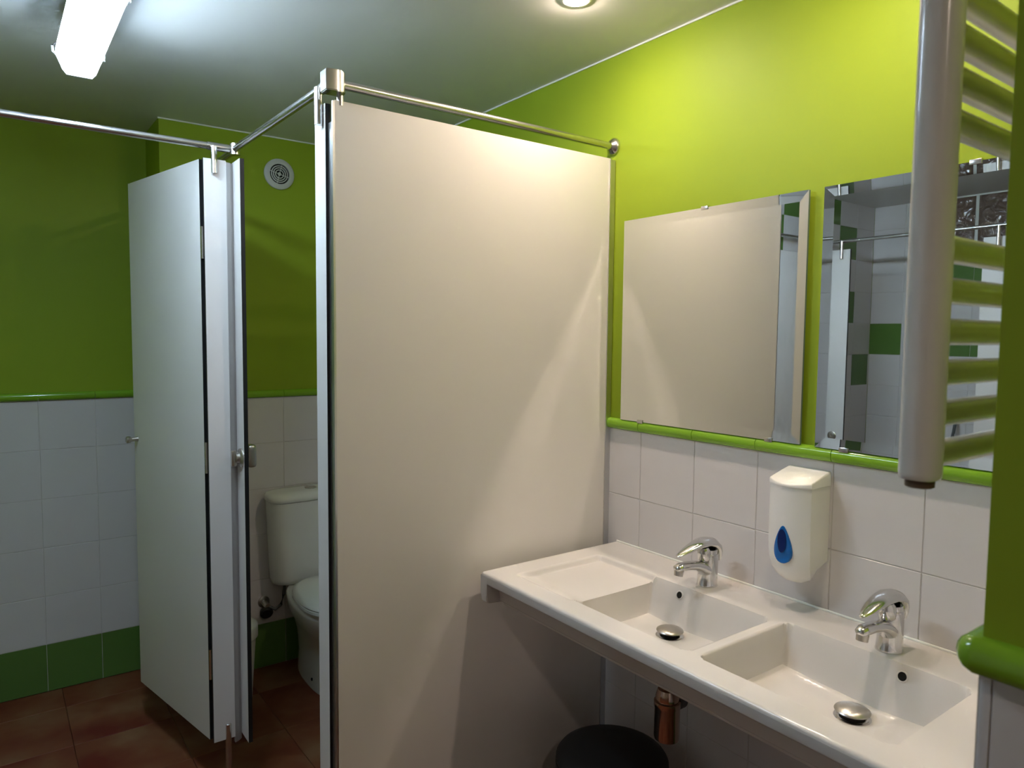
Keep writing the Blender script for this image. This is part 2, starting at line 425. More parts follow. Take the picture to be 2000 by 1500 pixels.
# ------------------------------------------------------------------ lamps
def fluorescent():
    xc, y0, y1, zt = -1.330, 1.390, 2.350, 2.283
    t = thing('ceiling_lamp', 'long lit fluorescent batten lamp with clear cover on the ceiling', 'lamp', (xc, (y0+y1)/2, ZC))
    box('housing', (xc-0.050, y0+0.012, zt-0.030), (xc+0.050, y1-0.012, zt), 'housing', t, 0.006)
    for y in (y0+0.15, y1-0.15):
        box('bracket', (xc-0.030, y-0.02, zt-0.002), (xc+0.030, y+0.02, ZC), 'housing', t, 0.003)
    for x in (-0.018, 0.018):
        tb = tube('lamp_tube', [(xc+x, y0+0.035, zt-0.052), (xc+x, y1-0.035, zt-0.052)], 0.013, 'tube', t, 16)
    def sec(y, s, dz=0.0):
        return [(xc-0.054*s, y, zt-0.026), (xc-0.054*s, y, zt-0.040), (xc-0.040*s, y, zt-0.078+dz), (xc-0.030*s, y, zt-0.090+dz),
                (xc+0.030*s, y, zt-0.090+dz), (xc+0.040*s, y, zt-0.078+dz), (xc+0.054*s, y, zt-0.040), (xc+0.054*s, y, zt-0.026)]
    bm = bmesh.new(); loft(bm, [sec(y0, 0.88, 0.03), sec(y0+0.02, 0.97, 0.006), sec(y0+0.035, 1), sec(y1-0.035, 1), sec(y1-0.02, 0.97, 0.006), sec(y1, 0.88, 0.03)], True, True)
    link('cover', me_from(bm), 'cover', t)
    for k in range(3):
        y = y1-0.035-k*(y1-y0-0.07)/2
        for s in (-1, 1):
            tube('clip', [(xc+s*0.052, y, zt-0.012), (xc+s*0.061, y, zt-0.022), (xc+s*0.060, y, zt-0.036), (xc+s*0.052, y, zt-0.042)], 0.0035, 'plastic', t, n=8)
fluorescent()

def downlight(loc, label):
    t = thing('downlight', label, 'lamp', loc, 'warm ceiling downlights')
    c = Vector(loc)
    bm = bmesh.new(); add_ringdisc(bm, c, (0,0,-1), 0.0285, 0.040, 0.003)
    link('trim_ring', me_from(bm), 'plastic', t, smooth=True)
    bm = bmesh.new()
    loft(bm, [ring_pts(c+Vector((0, 0, 0.001)), (0,0,1), 0.0272, 32), ring_pts(c+Vector((0, 0, 0.04)), (0,0,1), 0.0265, 32)], False, True)
    link('reflector', me_from(bm), 'satin', t, smooth=True)
    lathe('bulb', c+Vector((0, 0, 0.010)), (0,0,-1), [(0, 0.026), (0.010, 0.026), (0.015, 0.0235), (0.019, 0.016), (0.021, 0.007), (0.0213, 0.0)], 'bulb', t, 24)
downlight((*SPOTS[0], ZC), 'small glowing warm downlight in the ceiling beside the rail corner')
downlight((*SPOTS[1], ZC), 'warm downlight in the ceiling above the nearer washbasin')
downlight((*SPOT_REAR, ZC), 'warm downlight in the ceiling of the entrance, behind the viewer')

# ------------------------------------------------------------------ cubicle partitions
ZT, ZBOT = 2.037, 0.165
Xf, Yp, Yq = -0.905, 1.600, 2.370     # front plane of the near cubicle, big panel, front plane of the left cubicle
t = thing('partition_panel', 'large white partition panel between washbasin and toilet cubicle', 'panel', (-0.45, Yp, ZBOT))
sheet('sheet', (-0.894, Yp, ZBOT), (-0.016, Yp+0.013, ZT), t, 1)
box('wall_channel', (-0.020, Yp-0.004, ZBOT-0.02), (0.0, Yp+0.017, ZT-0.004), 'alu', t)
for x in (-0.75, -0.15):
    lathe('foot', (x, Yp+0.0065, 0), (0,0,1), [(0, 0.022), (0.008, 0.022), (0.010, 0.009), (ZBOT, 0.009)], 'steel', t, 20)

t = thing('pilaster', 'narrow white pilaster with aluminium edge at the free end of the large panel', 'pilaster', (Xf, 1.65, ZBOT))
sheet('sheet', (-0.902, 1.637, ZBOT), (-0.889, 1.703, ZT), t, 0)
bm = bmesh.new()          # aluminium corner profile, open channel
add_box(bm, (-0.899, 1.600, ZBOT-0.1), (-0.894, 1.606, ZT-0.002)); add_box(bm, (-0.895, 1.606, ZBOT-0.1), (-0.888, 1.637, ZT-0.045))
link('edge_profile', me_from(bm), 'alu', t)
lathe('foot', (Xf+0.002, 1.67, 0), (0,0,1), [(0, 0.022), (0.008, 0.022), (0.010, 0.009), (ZBOT, 0.009)], 'steel', t, 20)

t = thing('pilaster', 'white corner pilaster with aluminium strip and lock between the two cubicle doors', 'pilaster', (-0.95, Yq, 0))
sheet('sheet', (-1.0025, Yq, ZBOT), (-0.936, Yq+0.013, ZT), t, 1)
sheet('sheet', (Xf-0.006, 2.306, ZBOT), (Xf+0.007, 2.392, ZT), t, 0)
bm = bmesh.new()
pr = [(-0.937, Yq+0.001), (-0.9345, Yq-0.0005), (-0.921, Yq+0.006), (-0.911, Yq+0.016), (-0.911, Yq+0.03), (-0.937, Yq+0.013)]
loft(bm, [[(x, y, ZBOT-0.02) for x, y in pr], [(x, y, ZT-0.004) for x, y in pr]])
link('corner_profile', me_from(bm), 'alumatt', t)
lathe('foot', (-0.957, Yq+0.002, 0), (0,0,1), [(0, 0.022), (0.008, 0.022), (0.010, 0.0095), (0.215, 0.0095), (0.217, 0.006)], 'steel', t, 20)
lk = lathe('lock', (Xf-0.006, 2.338, 1.100), (-1,0,0), [(0, 0.030), (0.004, 0.030), (0.007, 0.027), (0.008, 0.017), (0.018, 0.016), (0.020, 0.012)], 'satin', t, 28)
box('thumb_turn', (Xf-0.038, 2.331, 1.074), (Xf-0.022, 2.345, 1.126), 'satin', lk, 0.004)
box('lock_plate', (Xf+0.007, 2.310, 1.068), (Xf+0.036, 2.352, 1.142), 'satin', lk, 0.010, 3)
lathe('strike_knob', (-0.925, Yq-0.001, 1.104), (0.3,-1,0), [(0, 0.010), (0.016, 0.010), (0.018, 0.013), (0.030, 0.012), (0.032, 0.006)], 'satin', lk, 20)

# open door of the left cubicle
hx, hy, fx, fy = -1.0085, 2.399, -1.1245, 2.964
du = Vector((fx-hx, fy-hy, 0)); DL = du.length; du.normalize(); dn = Vector((-du.y, du.x, 0))
t = thing('cubicle_door', 'white cubicle door standing half open on the left with small knob', 'door', (hx, hy, ZBOT))
bm = bmesh.new(); v, fs = add_box(bm, (0, 0, 0), (DL, 0.013, ZT-ZBOT))
bmesh.ops.recalc_face_normals(bm, faces=bm.faces)
for f in bm.faces: f.material_index = 0 if abs(f.normal.y) > 0.9 else 1
side = -1 if dn.x > 0 else 1
for vv in bm.verts:
    p = Vector((hx, hy, ZBOT)) + du*vv.co.x - dn*side*(-1)*0 + dn*(-side)*0 + Vector((0, 0, vv.co.z))
    vv.co = p + (dn if dn.x > 0 else -dn)*vv.co.y
link('leaf', me_from(bm), ['hpl', 'core'], t)
nrm = -(dn if dn.x > 0 else -dn)          # outward, towards the camera side
kp = Vector((fx, fy, 1.103)) - du*0.03
lathe('knob', kp, nrm, [(0, 0.010), (0.010, 0.008), (0.022, 0.008), (0.026, 0.012), (0.036, 0.013), (0.040, 0.010)], 'satin', t, 20)
for z in (0.42, 1.1, 1.78):
    tube('hinge', [(-1.003, 2.394, z-0.05), (-1.003, 2.394, z+0.05)], 0.0055, 'steel', t, 12)

t = thing('partition_panel', 'white dividing panel behind the corner pilaster between the cubicles', 'panel', (-0.93, 2.8, ZBOT))
sheet('sheet', (-0.938, 2.41, ZBOT), (-0.925, 3.145, ZT), t, 0)
box('wall_channel', (-0.942, 3.140, ZBOT), (-0.921, 3.163, ZT-0.004), 'alu', t)

# top rail with its connectors, holders and wall rosette
ZR = 2.076
t = thing('support_rail', 'stainless steel rail running along the cubicle tops to the green wall', 'rail', (Xf, Yp, ZR))
tube('tube', [(-0.002, Yp+0.006, ZR), (-0.885, Yp+0.006, ZR)], 0.0105, 'steel', t, 20)
tube('tube', [(-0.899, 1.62, ZR), (Xf-0.004, 2.355, ZR)], 0.0105, 'steel', t, 20)
tube('tube', [(Xf, 2.385, ZR), (Xf, 3.162, ZR)], 0.0105, 'steel', t, 20)
tube('tube', [(Xf-0.015, Yq+0.004, ZR), (-2.56, Yq-0.005, ZR)], 0.0105, 'steel', t, 20)
lathe('wall_rosette', (0.002, Yp+0.006, ZR), (-1,0,0), [(0, 0.026), (0.004, 0.026), (0.010, 0.022), (0.016, 0.013), (0.018, 0.011)], 'steel', t, 32)
XC = Xf+0.005
bm = bmesh.new()
pr = [(XC-0.020, 1.586), (XC+0.004, 1.580)] + [(XC+0.012+0.020*math.cos(a), 1.603+0.020*math.sin(a)) for a in [math.radians(d) for d in range(-80, 100, 20)]] + [(XC-0.010, 1.625), (XC-0.020, 1.620)]
loft(bm, [[(x, y, ZR-0.024) for x, y in pr], [(x, y, ZR+0.024) for x, y in pr]])
bmesh.ops.bevel(bm, geom=[e for e in bm.edges if abs((e.verts[0].co-e.verts[1].co).z) < 1e-6], offset=0.002, segments=2, affect='EDGES')
link('corner_connector', me_from(bm), 'steel', t, smooth=True)
tube('sleeve', [(-0.899, 1.615, ZR), (-0.8995, 1.665, ZR)], 0.0125, 'steel', t, 20)
tube('corner_connector', [(Xf-0.002, Yq, ZR-0.017), (Xf-0.002, Yq, ZR+0.017)], 0.0155, 'steel', t, 20)
tube('sleeve', [(Xf-0.012, Yq+0.004, ZR), (-0.990, Yq+0.003, ZR)], 0.0125, 'steel', t, 20)
def holder(c0, z1, ny, nx=0):
    o = tube('panel_holder', [(c0[0], c0[1], z1), (c0[0], c0[1], ZR-0.002)], 0.0095, 'steel', t, 16)
    return o
holder((-0.973, Yq-0.0097), 1.992, 0)
holder((-0.9117, 1.654), 1.989, 0)
tube('panel_holder', [(-0.878, Yp+0.0065, ZT-0.01), (-0.878, Yp+0.0065, ZR-0.004)], 0.008, 'steel', t, 16)

# ------------------------------------------------------------------ shower front seen in the mirror
XS = -2.575
t = thing('shower_pilaster', 'narrow white pilaster with round lock seen reflected in the nearer mirror', 'pilaster', (XS, 2.31, ZBOT))
sheet('sheet', (XS-0.006, 2.237, ZBOT), (XS+0.007, 2.375, 2.026), t, 0)
lathe('lock', (XS+0.007, 2.305, 0.915), (1,0,0), [(0, 0.026), (0.005, 0.026), (0.008, 0.022), (0.009, 0.006), (0.006, 0.004)], 'satin', t, 28)
t = thing('shower_door', 'white shower cubicle panel seen reflected between the radiator bars', 'panel', (XS, 1.2, ZBOT))
sheet('sheet', (XS-0.006, 0.62, ZBOT), (XS+0.007, 1.54, 2.020), t, 0)
t = thing('shower_screen', 'white panel edge reflected at the right edge of the farther mirror', 'panel', (-2.25, 2.35, ZBOT))
sheet('sheet', (-2.54, 2.352, ZBOT), (-2.02, 2.365, 1.99), t, 1)
t = thing('support_rail', 'thin steel shower rail seen reflected across the nearer mirror', 'rail', (XS, 1.2, ZR))
tube('tube', [(XS, 2.39, ZR), (XS, -0.6, ZR)], 0.0105, 'steel', t, 16)
for y in (2.285, 1.47, 0.75):
    tube('panel_holder', [(XS+0.0167, y, 1.972), (XS+0.0167, y, ZR-0.002)], 0.0095, 'steel', t, 12)
t = thing('shower_set', 'wall shower mixer with grey hose seen reflected between radiator bars', 'shower', (X_L, 1.85, 0.95))
bm = bmesh.new(); add_tube(bm, [(X_L+0.03, 1.84, 1.06), (X_L+0.05, 1.845, 0.95), (X_L+0.05, 1.89, 0.7), (X_L+0.05, 1.86, 0.5), (X_L+0.05, 1.80, 0.55), (X_L+0.05, 1.78, 0.8)], 0.009, 10)
link('hose', me_from(bm), 'rubber', t, smooth=True)
tube('mixer_body', [(X_L+0.04, 1.70, 0.82), (X_L+0.04, 1.88, 0.82)], 0.022, 'chrome', t, 16)
tube('bracket', [(X_L, 1.84, 1.07), (X_L+0.05, 1.84, 1.07)], 0.014, 'chrome', t, 16)

# ------------------------------------------------------------------ washbasin
ZD = 0.867
YB0, YB1, XFR = 0.243, 1.560, -0.507
def sd(px, py, x0, x1, y0, y1, r):
    cx, cy, hx_, hy_ = (x0+x1)/2, (y0+y1)/2, (x1-x0)/2, (y1-y0)/2
    qx, qy = abs(px-cx)-hx_+r, abs(py-cy)-hy_+r
    return math.hypot(max(qx, 0), max(qy, 0)) + min(max(qx, qy), 0) - r
def smooth(t):
    t = min(max(t, 0), 1); return t*t*(3-2*t)
BAS = [(-0.440, -0.150, 0.915, 1.268, 1.135), (-0.440, -0.135, 0.508, 0.886, 0.678)]
def deck(x, y):
    z = ZD
    # shallow soap tray at the left end
    d = sd(x, y, -0.452, -0.140, 1.255, 1.487, 0.02)
    tray = 0.015*smooth(-d/0.013)*smooth((x+0.455)/0.09 + 0.2)
    depth = tray
    for x0, x1, y0, y1, yd in BAS:
        wb_ = 0.036                       # sloping back wall
        dl = min(y1-y, y-y0, x-x0)
        db = x1-x
        d = sd(x, y, x0, x1, y0, y1, 0.022)
        if d < 0:
            e = min(dl/0.016, db/wb_, -d/0.014 if (dl < 0.03 and db < 0.05) else 9)
            e = min(max(e, 0), 1)
            r = math.hypot(x+0.235, y-yd)
            fl_ = 0.077 + 0.020*(1-min(r/0.26, 1)) 
            k = e*e*(3-2*e)
            # soft radius at the foot of the walls
            depth = max(depth, fl_*(0.25*smooth(e) + 0.75*(e**0.9)))
    z -= depth
    # rounded outer edges
    rr = 0.009
    d = math.hypot(max(rr-(x-XFR), 0), max(rr-(YB1-y), 0))
    if d > 0: z -= rr - math.sqrt(max(rr*rr-min(d, rr)**2, 0))
    return z
xs = sorted(set([round(XFR+v_, 5) for v_ in (0, 0.0006, 0.0015, 0.003, 0.005, 0.007, 0.009, 0.012)] + [round(XFR+0.016+0.0038*i, 5) for i in range(130) if XFR+0.016+0.0038*i < -0.002] + [0.0]))
ys = sorted(set([round(YB1-v_, 5) for v_ in (0, 0.0006, 0.0015, 0.003, 0.005, 0.007, 0.009, 0.012)] + [round(YB0+0.0038*i, 5) for i in range(360) if YB0+0.0038*i < YB1-0.014]))
bm = bmesh.new()
g = [[bm.verts.new((x, y, deck(x, y))) for y in ys] for x in xs]
for i in range(len(xs)-1):
    for j in range(len(ys)-1):
        bm.faces.new((g[i][j], g[i+1][j], g[i+1][j+1], g[i][j+1]))
# front lip, recessed apron and underside as one extruded profile
pr = [(XFR, ZD-0.009), (XFR, ZD-0.026), (XFR+0.002, ZD-0.030), (XFR+0.005, ZD-0.031), (-0.472, ZD-0.031), (-0.469, ZD-0.034), (-0.464, ZD-0.080), (-0.461, ZD-0.083), (-0.452, ZD-0.084), (-0.449, ZD-0.096), (-0.44, ZD-0.100), (-0.30, ZD-0.115), (-0.02, ZD-0.115), (-0.001, ZD-0.10), (-0.001, ZD)]
yl = YB1-0.001
a = [bm.verts.new((x, YB0, z)) for x, z in pr]; b = [bm.verts.new((x, yl-0.028, z)) for k, (x, z) in enumerate(pr)]
for i in range(len(pr)-1): bm.faces.new((a[i], b[i], b[i+1], a[i+1]))
bmesh.ops.recalc_face_normals(bm, faces=bm.faces)
body = bpy.data.meshes.new('washbasin_body'); bm.to_mesh(body); bm.free()
t = thing('washbasin', 'long white ceramic double washbasin with two square bowls on the wall', 'washbasin', (-0.25, 0.9, 0.75))
wbody = link('body', body, 'ceramic', t, smooth=True, sharp=50)
# hanging side skirt at the left end
bm = bmesh.new()
sk = [(XFR, ZD-0.009), (XFR, ZD-0.060), (XFR+0.002, ZD-0.078), (XFR+0.010, ZD-0.083), (XFR+0.09, ZD-0.090), (-0.002, ZD-0.105), (-0.002, ZD-0.009)]
loft(bm, [[(x, YB1-0.030, z) for x, z in sk], [(x, YB1-0.0005, z) for x, z in sk]])
bmesh.ops.bevel(bm, geom=[e for e in bm.edges if abs(e.verts[0].co.y-e.verts[1].co.y) < 1e-6 and e.verts[0].co.x < -0.48 and e.verts[1].co.x < -0.40 and max(e.verts[0].co.z, e.verts[1].co.z) < ZD-0.02], offset=0.004, segments=3, affect='EDGES')
link('side_skirt', me_from(bm), 'ceramic', t, smooth=True)
tube('wall_seal', [(-0.003, YB0, ZD+0.001), (-0.003, YB1-0.006, ZD+0.001)], 0.0035, 'caulk', t, 8)
for (x0, x1, y0, y1, yd) in BAS:
    zf = deck(-0.235, yd)
    dr = lathe('drain', (-0.235, yd, zf), (0,0,1), [(0.0, 0.034), (0.0025, 0.034), (0.004, 0.031), (0.0035, 0.027), (0.001, 0.024)], 'chrome', t, 40)
    lathe('drain_throat', (-0.235, yd, zf+0.0012), (0,0,1), [(0, 0.025), (0.0006, 0.025)], 'hole', dr, 32)
    tube('plug_stem', [(-0.235, yd, zf), (-0.235, yd, zf+0.014)], 0.017, 'hole', dr, 24)
    lathe('plug', (-0.235, yd, zf+0.012), (0,0,1), [(0, 0.020), (0.001, 0.031), (0.003, 0.033), (0.005, 0.032), (0.009, 0.024), (0.0115, 0.012), (0.012, 0.0)], 'satin', dr, 40)
    yo = 1.172 if yd > 1 else 0.630
    xo = next(x1-0.0005*k for k in range(1, 80) if deck(x1-0.0005*k, yo) < ZD-0.021)
    zo = deck(xo, yo); nn = Vector((-(deck(xo+0.003, yo)-deck(xo-0.003, yo))/0.006, 0, 1)).normalized()
    oc = Vector((xo, yo, zo))
    bm = bmesh.new(); add_ringdisc(bm, oc-nn*0.001, nn, 0.0085, 0.0115, 0.0028, 28)
    ov = link('overflow_ring', me_from(bm), 'ceramic', t, smooth=True)
    lathe('overflow_hole', oc-nn*0.001, nn, [(0, 0.009), (0.0016, 0.009)], 'hole', ov, 24)

# mixer taps
def ell(c, d, a_, b_, n=20):
    """ellipse with half-width a_ along y and half-thickness b_ across the path direction d (in the xz plane)"""
    d = Vector(d).normalized(); s = Vector((0, 1, 0)); tt = s.cross(d).normalized()
    return [Vector(c) + s*a_*math.cos(2*math.pi*i/n) + tt*b_*math.sin(2*math.pi*i/n) for i in range(n)]
def tap(loc, label):
    t = thing('basin_tap', label, 'tap', loc, 'chrome mixer taps on the washbasin')
    L = Vector(loc)
    def path(name, secs, parent, m='chrome'):
        bm = bmesh.new(); pts = [Vector((p[0], 0, p[1])) for p in secs]; rings = []
        for i, p in enumerate(secs):
            d = pts[min(i+1, len(pts)-1)] - pts[max(i-1, 0)]
            rings.append([q_+L for q_ in ell(pts[i], d, p[2], p[3])])
        loft(bm, rings)
        return link(name, me_from(bm), m, parent, smooth=True, sharp=70)
    bm = bmesh.new(); rings = []
    for z, cx_, rx, ry in ((0, 0.0, 0.0285, 0.0255), (0.002, 0, 0.029, 0.026), (0.006, 0.0, 0.0275, 0.0248), (0.03, 0.002, 0.0265, 0.024), (0.055, 0.004, 0.0255, 0.0235), (0.074, 0.005, 0.0245, 0.0230), (0.080, 0.005, 0.0235, 0.0222), (0.082, 0.005, 0.020, 0.019)):
        rings.append([L+Vector((cx_+rx*math.cos(2*math.pi*i/28), ry*math.sin(2*math.pi*i/28), z)) for i in range(28)])
    loft(bm, rings); body_ = link('body', me_from(bm), 'chrome', t, smooth=True, sharp=50)
    path('spout', [(0.008, 0.030, 0.020, 0.018), (-0.012, 0.044, 0.0215, 0.018), (-0.030, 0.054, 0.019, 0.014), (-0.052, 0.061, 0.0165, 0.0115), (-0.080, 0.065, 0.0150, 0.0105), (-0.104, 0.066, 0.0145, 0.0105), (-0.116, 0.064, 0.0125, 0.0085), (-0.121, 0.0615, 0.007, 0.004)], t)
    tube('aerator', [L+Vector((-0.108, 0, 0.060)), L+Vector((-0.111, 0, 0.046))], [0.0118, 0.0112], 'satin', t, 20)
    lathe('cartridge', L+Vector((-0.012, 0, 0.066)), (-0.12, 0, 1), [(0, 0.012), (0.006, 0.0165), (0.016, 0.0175), (0.028, 0.0165), (0.036, 0.012)], 'chrome', t, 24)
    path('lever', [(0.0270, 0.064, 0.0190, 0.002), (0.0275, 0.076, 0.0225, 0.005), (0.0285, 0.088, 0.0240, 0.008), (0.0240, 0.100, 0.0245, 0.0115), (0.0110, 0.110, 0.0242, 0.0130), (-0.012, 0.1145, 0.0238, 0.0120), (-0.040, 0.1130, 0.0215, 0.0095), (-0.070, 0.1070, 0.0175, 0.0070), (-0.096, 0.1000, 0.0125, 0.0045), (-0.112, 0.0955, 0.0080, 0.0030), (-0.118, 0.0940, 0.0030, 0.0015)], t)
    lathe('collar', L+Vector((0.005, 0, 0.0805)), (0,0,1), [(0, 0.0215), (0.0005, 0.0235), (0.003, 0.0235), (0.0035, 0.0215), (0.014, 0.0205)], 'chrome', t, 28)
tap((-0.090, 1.142, ZD-0.0005), 'chrome mixer tap at the bowl beside the white partition panel')
tap((-0.090, 0.683, ZD-0.0005), 'chrome mixer tap at the nearer bowl right of the soap dispenser')

# chrome bottle trap under the far bowl
t = thing('bottle_trap', 'chrome bottle trap hanging under the washbasin', 'trap', (-0.22, 1.15, 0.50))
lathe('cup', (-0.22, 1.15, 0.497), (0,0,1), [(0, 0.025), (0.003, 0.030), (0.010, 0.0315), (0.085, 0.0315), (0.087, 0.033), (0.100, 0.033), (0.102, 0.030)], 'bronze', t, 32)
lathe('neck', (-0.22, 1.15, 0.597), (0,0,1), [(0, 0.028), (0.012, 0.030), (0.030, 0.024), (0.032, 0.016), (0.1535, 0.016)], 'bronze', t, 28)
tube('outlet_pipe', [(-0.195, 1.15, 0.590), (-0.002, 1.15, 0.590)], 0.016, 'bronze', t, 20)
lathe('outlet_nut', (-0.190, 1.15, 0.590), (1,0,0), [(0, 0.020), (0.002, 0.025), (0.018, 0.025), (0.020, 0.020)], 'rubber', t, 24)
lathe('wall_rosette', (0.0, 1.15, 0.590), (-1,0,0), [(0, 0.035), (0.004, 0.034), (0.012, 0.018)], 'bronze', t, 28)

# black bin under the washbasin
t = thing('waste_bin', 'black round waste bin under the washbasin', 'bin', (-0.24, 1.32, 0))
bm = bmesh.new()
prof = [(0.0, 0.115), (0.004, 0.120), (0.33, 0.146), (0.335, 0.150), (0.36, 0.151), (0.365, 0.147)]
add_lathe(bm, (-0.24, 1.32, 0), (0,0,1), prof, 48)
link('bucket', me_from(bm), 'black', t, smooth=True)
lathe('lid', (-0.24, 1.32, 0.365), (0,0,1), [(0, 0.149), (0.008, 0.150), (0.018, 0.143), (0.026, 0.125), (0.031, 0.09), (0.033, 0.04), (0.0335, 0.0)], 'black', t, 48)

# ------------------------------------------------------------------ mirrors
def mirror(y0, y1, z0, z1, label, clips):
    t = thing('wall_mirror', label, 'mirror', (-0.008, (y0+y1)/2, z0), 'square mirrors over the washbasin')
    bv = 0.024; xb, xf, xe = -0.006, -0.0105, -0.0122
    bm = bmesh.new()
    def rect(x, d): return [(x, y0+d, z0+d), (x, y1-d, z0+d), (x, y1-d, z1-d), (x, y0+d, z1-d)]
    r0, r1, r2 = rect(xb, 0), rect(xe, 0), rect(xf, bv)
    vv = [[bm.verts.new(p) for p in r] for r in (r0, r1, r2)]
    for k, (s, u_) in enumerate(((vv[0], vv[1]), (vv[1], vv[2]))):
        for i in range(4):
            j = (i+1) % 4; f = bm.faces.new((s[i], s[j], u_[j], u_[i])); f.material_index = 1 if k == 0 else 0
    bm.faces.new(vv[2]); f = bm.faces.new(vv[0][::-1]); f.material_index = 1
    link('glass', me_from(bm), ['mirror', 'glassedge'], t)
    for (yc, up) in clips:
        z = z1 if up else z0
        box('clip', (-0.0145, yc-0.011, z-0.006 if up else z-0.004), (-0.002, yc+0.011, z+0.004 if up else z+0.006), 'steel', t, 0.001)
mirror(0.946, 1.541, 1.2485, 1.843, 'frameless square mirror next to the white partition panel', ((1.245, True), (1.46, False), (1.03, False)))
mirror(0.308, 0.908, 1.2485, 1.843, 'frameless square mirror partly behind the towel radiator', ((0.60, True), (0.838, False), (0.38, False)))

# ------------------------------------------------------------------ soap dispenser
def dispenser():
    yc, hw = 0.925, 0.053
    t = thing('soap_dispenser', 'white wall soap dispenser with blue drop-shaped window above the washbasin', 'dispenser', (0, yc, 0.93))
    # horizontal sections: D shape, front bowed
    def sec(z, dep, w_, bow, back=-0.0005):
        pts = [(back, yc+w_)]
        n = 14
        pts.append((-dep*0.45, yc+w_*1.0))
        for i in range(n+1):
            a = math.pi*(i/n) 
            yy = yc + w_*math.cos(a)
            e = abs(math.cos(a))
            xx = -dep + bow*(e**2.2) 
            pts.append((xx, yy))
        pts.append((-dep*0.45, yc-w_)); pts.append((back, yc-w_))
        return [(x, y, z) for x, y in pts]
    bm = bmesh.new()
    S = [(0.932, 0.055, 0.034, 0.016), (0.936, 0.066, 0.040, 0.018), (0.946, 0.077, 0.046, 0.020), (0.962, 0.086, 0.0505, 0.020), (0.985, 0.092, 0.0525, 0.020),
         (1.02, 0.0955, hw, 0.020), (1.08, 0.097, hw, 0.020), (1.14, 0.097, hw, 0.020), (1.161, 0.0965, hw, 0.020)]
    def lift(p, z):   # underside rises towards the wall
        return p
    rings = []
    for z, d, w_, bw in S:
        r = sec(z, d, w_, bw)
        if z < 0.99: r = [(x, y, zz + (0.985-z)*max(0, 1-(-x)/0.06)**1.0) for x, y, zz in r]
        rings.append(r)
    loft(bm, rings)
    link('body', me_from(bm), 'plastic', t, smooth=True, sharp=45)
    # sloping lid, rounded front edge
    bm = bmesh.new(); rings = []
    base = sec(1.1615, 0.0985, hw+0.0008, 0.020)
    rings.append(base)
    def top(z0, k, sh):
        out = []
        for x, y, z in sec(1.1615, 0.0985-sh, hw+0.0008-sh, 0.020):
            f = 1-(-x)/0.0985
            out.append((x, y, 1.1615 + z0 + k*(f**0.8 if f > 0 else 0)))
        return out
    rings += [top(0.003, 0.024, 0.0), top(0.0045, 0.0265, 0.0012), top(0.0052, 0.0275, 0.003)]
    loft(bm, rings)
    link('lid', me_from(bm), 'plastic', t, smooth=True, sharp=35)
    # drop-shaped level window
    def drop(sx, sz, cy, cz, off, n=36):
        out = []
        for i in range(n):
            a = 2*math.pi*i/n
            zz = math.cos(a); yy = math.sin(a)*(0.80-0.36*math.cos(a))
            y = cy + sx*yy*1.06; z = cz + sz*zz
            e = min(abs((y-yc)/hw), 1)
            out.append((-0.0972 + 0.020*(math.cos(math.acos(e))**2.2) - off, y, z))
        return out
    bm = bmesh.new(); loft(bm, [drop(0.0252, 0.0435, 0.9275, 1.0262, -0.004), drop(0.0252, 0.0435, 0.9275, 1.0262, 0.0012), drop(0.0232, 0.0415, 0.9275, 1.0262, 0.0022)])
    wn = link('level_window', me_from(bm), 'blue', t)
    def oval(sx, sz, cy, cz, off, n=28):
        out = []
        for i in range(n):
            a = 2*math.pi*i/n; y = cy+sx*math.sin(a); z = cz+sz*math.cos(a)
            e = min(abs((y-yc)/hw), 1); out.append((-0.0972+0.020*e**2.2-off, y, z))
        return out
    bm = bmesh.new(); loft(bm, [oval(0.0115, 0.0275, 0.9285, 1.0345, 0.0), oval(0.0115, 0.0275, 0.9285, 1.0345, 0.0027), oval(0.0105, 0.0262, 0.9285, 1.0345, 0.0031)])
    link('window_slot', me_from(bm), 'darkblue', wn)
dispenser()

# ------------------------------------------------------------------ towel radiator
def radiator():
    yr = 0.300
    t = thing('towel_radiator', 'white tubular towel radiator on the corner wall at the right', 'radiator', (-0.62, YJ, 1.36))
    z0, z1 = 1.372, 2.16
    def dsec(xc, z, s=1.0, flip=1):
        pts = []
        for i in range(20):
            a = 2*math.pi*i/20; c, sn = math.cos(a), math.sin(a)
            k = 0.8
            pts.append((xc + 0.0185*s*math.copysign(abs(c)**k, c), yr + 0.0170*s*math.copysign(abs(sn)**k, sn), z))
        return pts
    xa, xbb = -0.868, -0.42
    for xc in (xa, xbb):
        bm = bmesh.new(); loft(bm, [dsec(xc, z0, 0.90), dsec(xc, z0+0.002, 0.97), dsec(xc, z0+0.006), dsec(xc, z1-0.006), dsec(xc, z1-0.002, 0.97), dsec(xc, z1, 0.90)])
        o = link('collector', me_from(bm), 'enamel', t, smooth=True, sharp=50)
        lathe('bottom_plug', (xc, yr, z0-0.008), (0,0,1), [(0, 0.011), (0.001, 0.0125), (0.010, 0.0125)], 'cap', o, 24)
    zs = [1.391+0.0387*k for k in range(6)] + [1.700+0.0382*k for k in range(4)] + [1.930+0.0385*k for k in range(5)]
    for z in zs:
        tube('bar', [(xa+0.008, yr+0.004, z), (xbb-0.008, yr+0.004, z)], 0.0128, 'enamel', t, 20)
    for z in (1.645, 2.12 - 0.22):
        tube('bracket', [(-0.64, YJ-0.002, z), (-0.64, yr+0.004, z)], 0.010, 'enamel', t, 14)
        tube('bracket', [(-0.50, YJ-0.002, z), (-0.50, yr+0.004, z)], 0.010, 'enamel', t, 14)
        box('cross_bar', (-0.66, yr-0.004, z-0.012), (-0.48, yr+0.004, z+0.012), 'enamel', t, 0.003)
radiator()

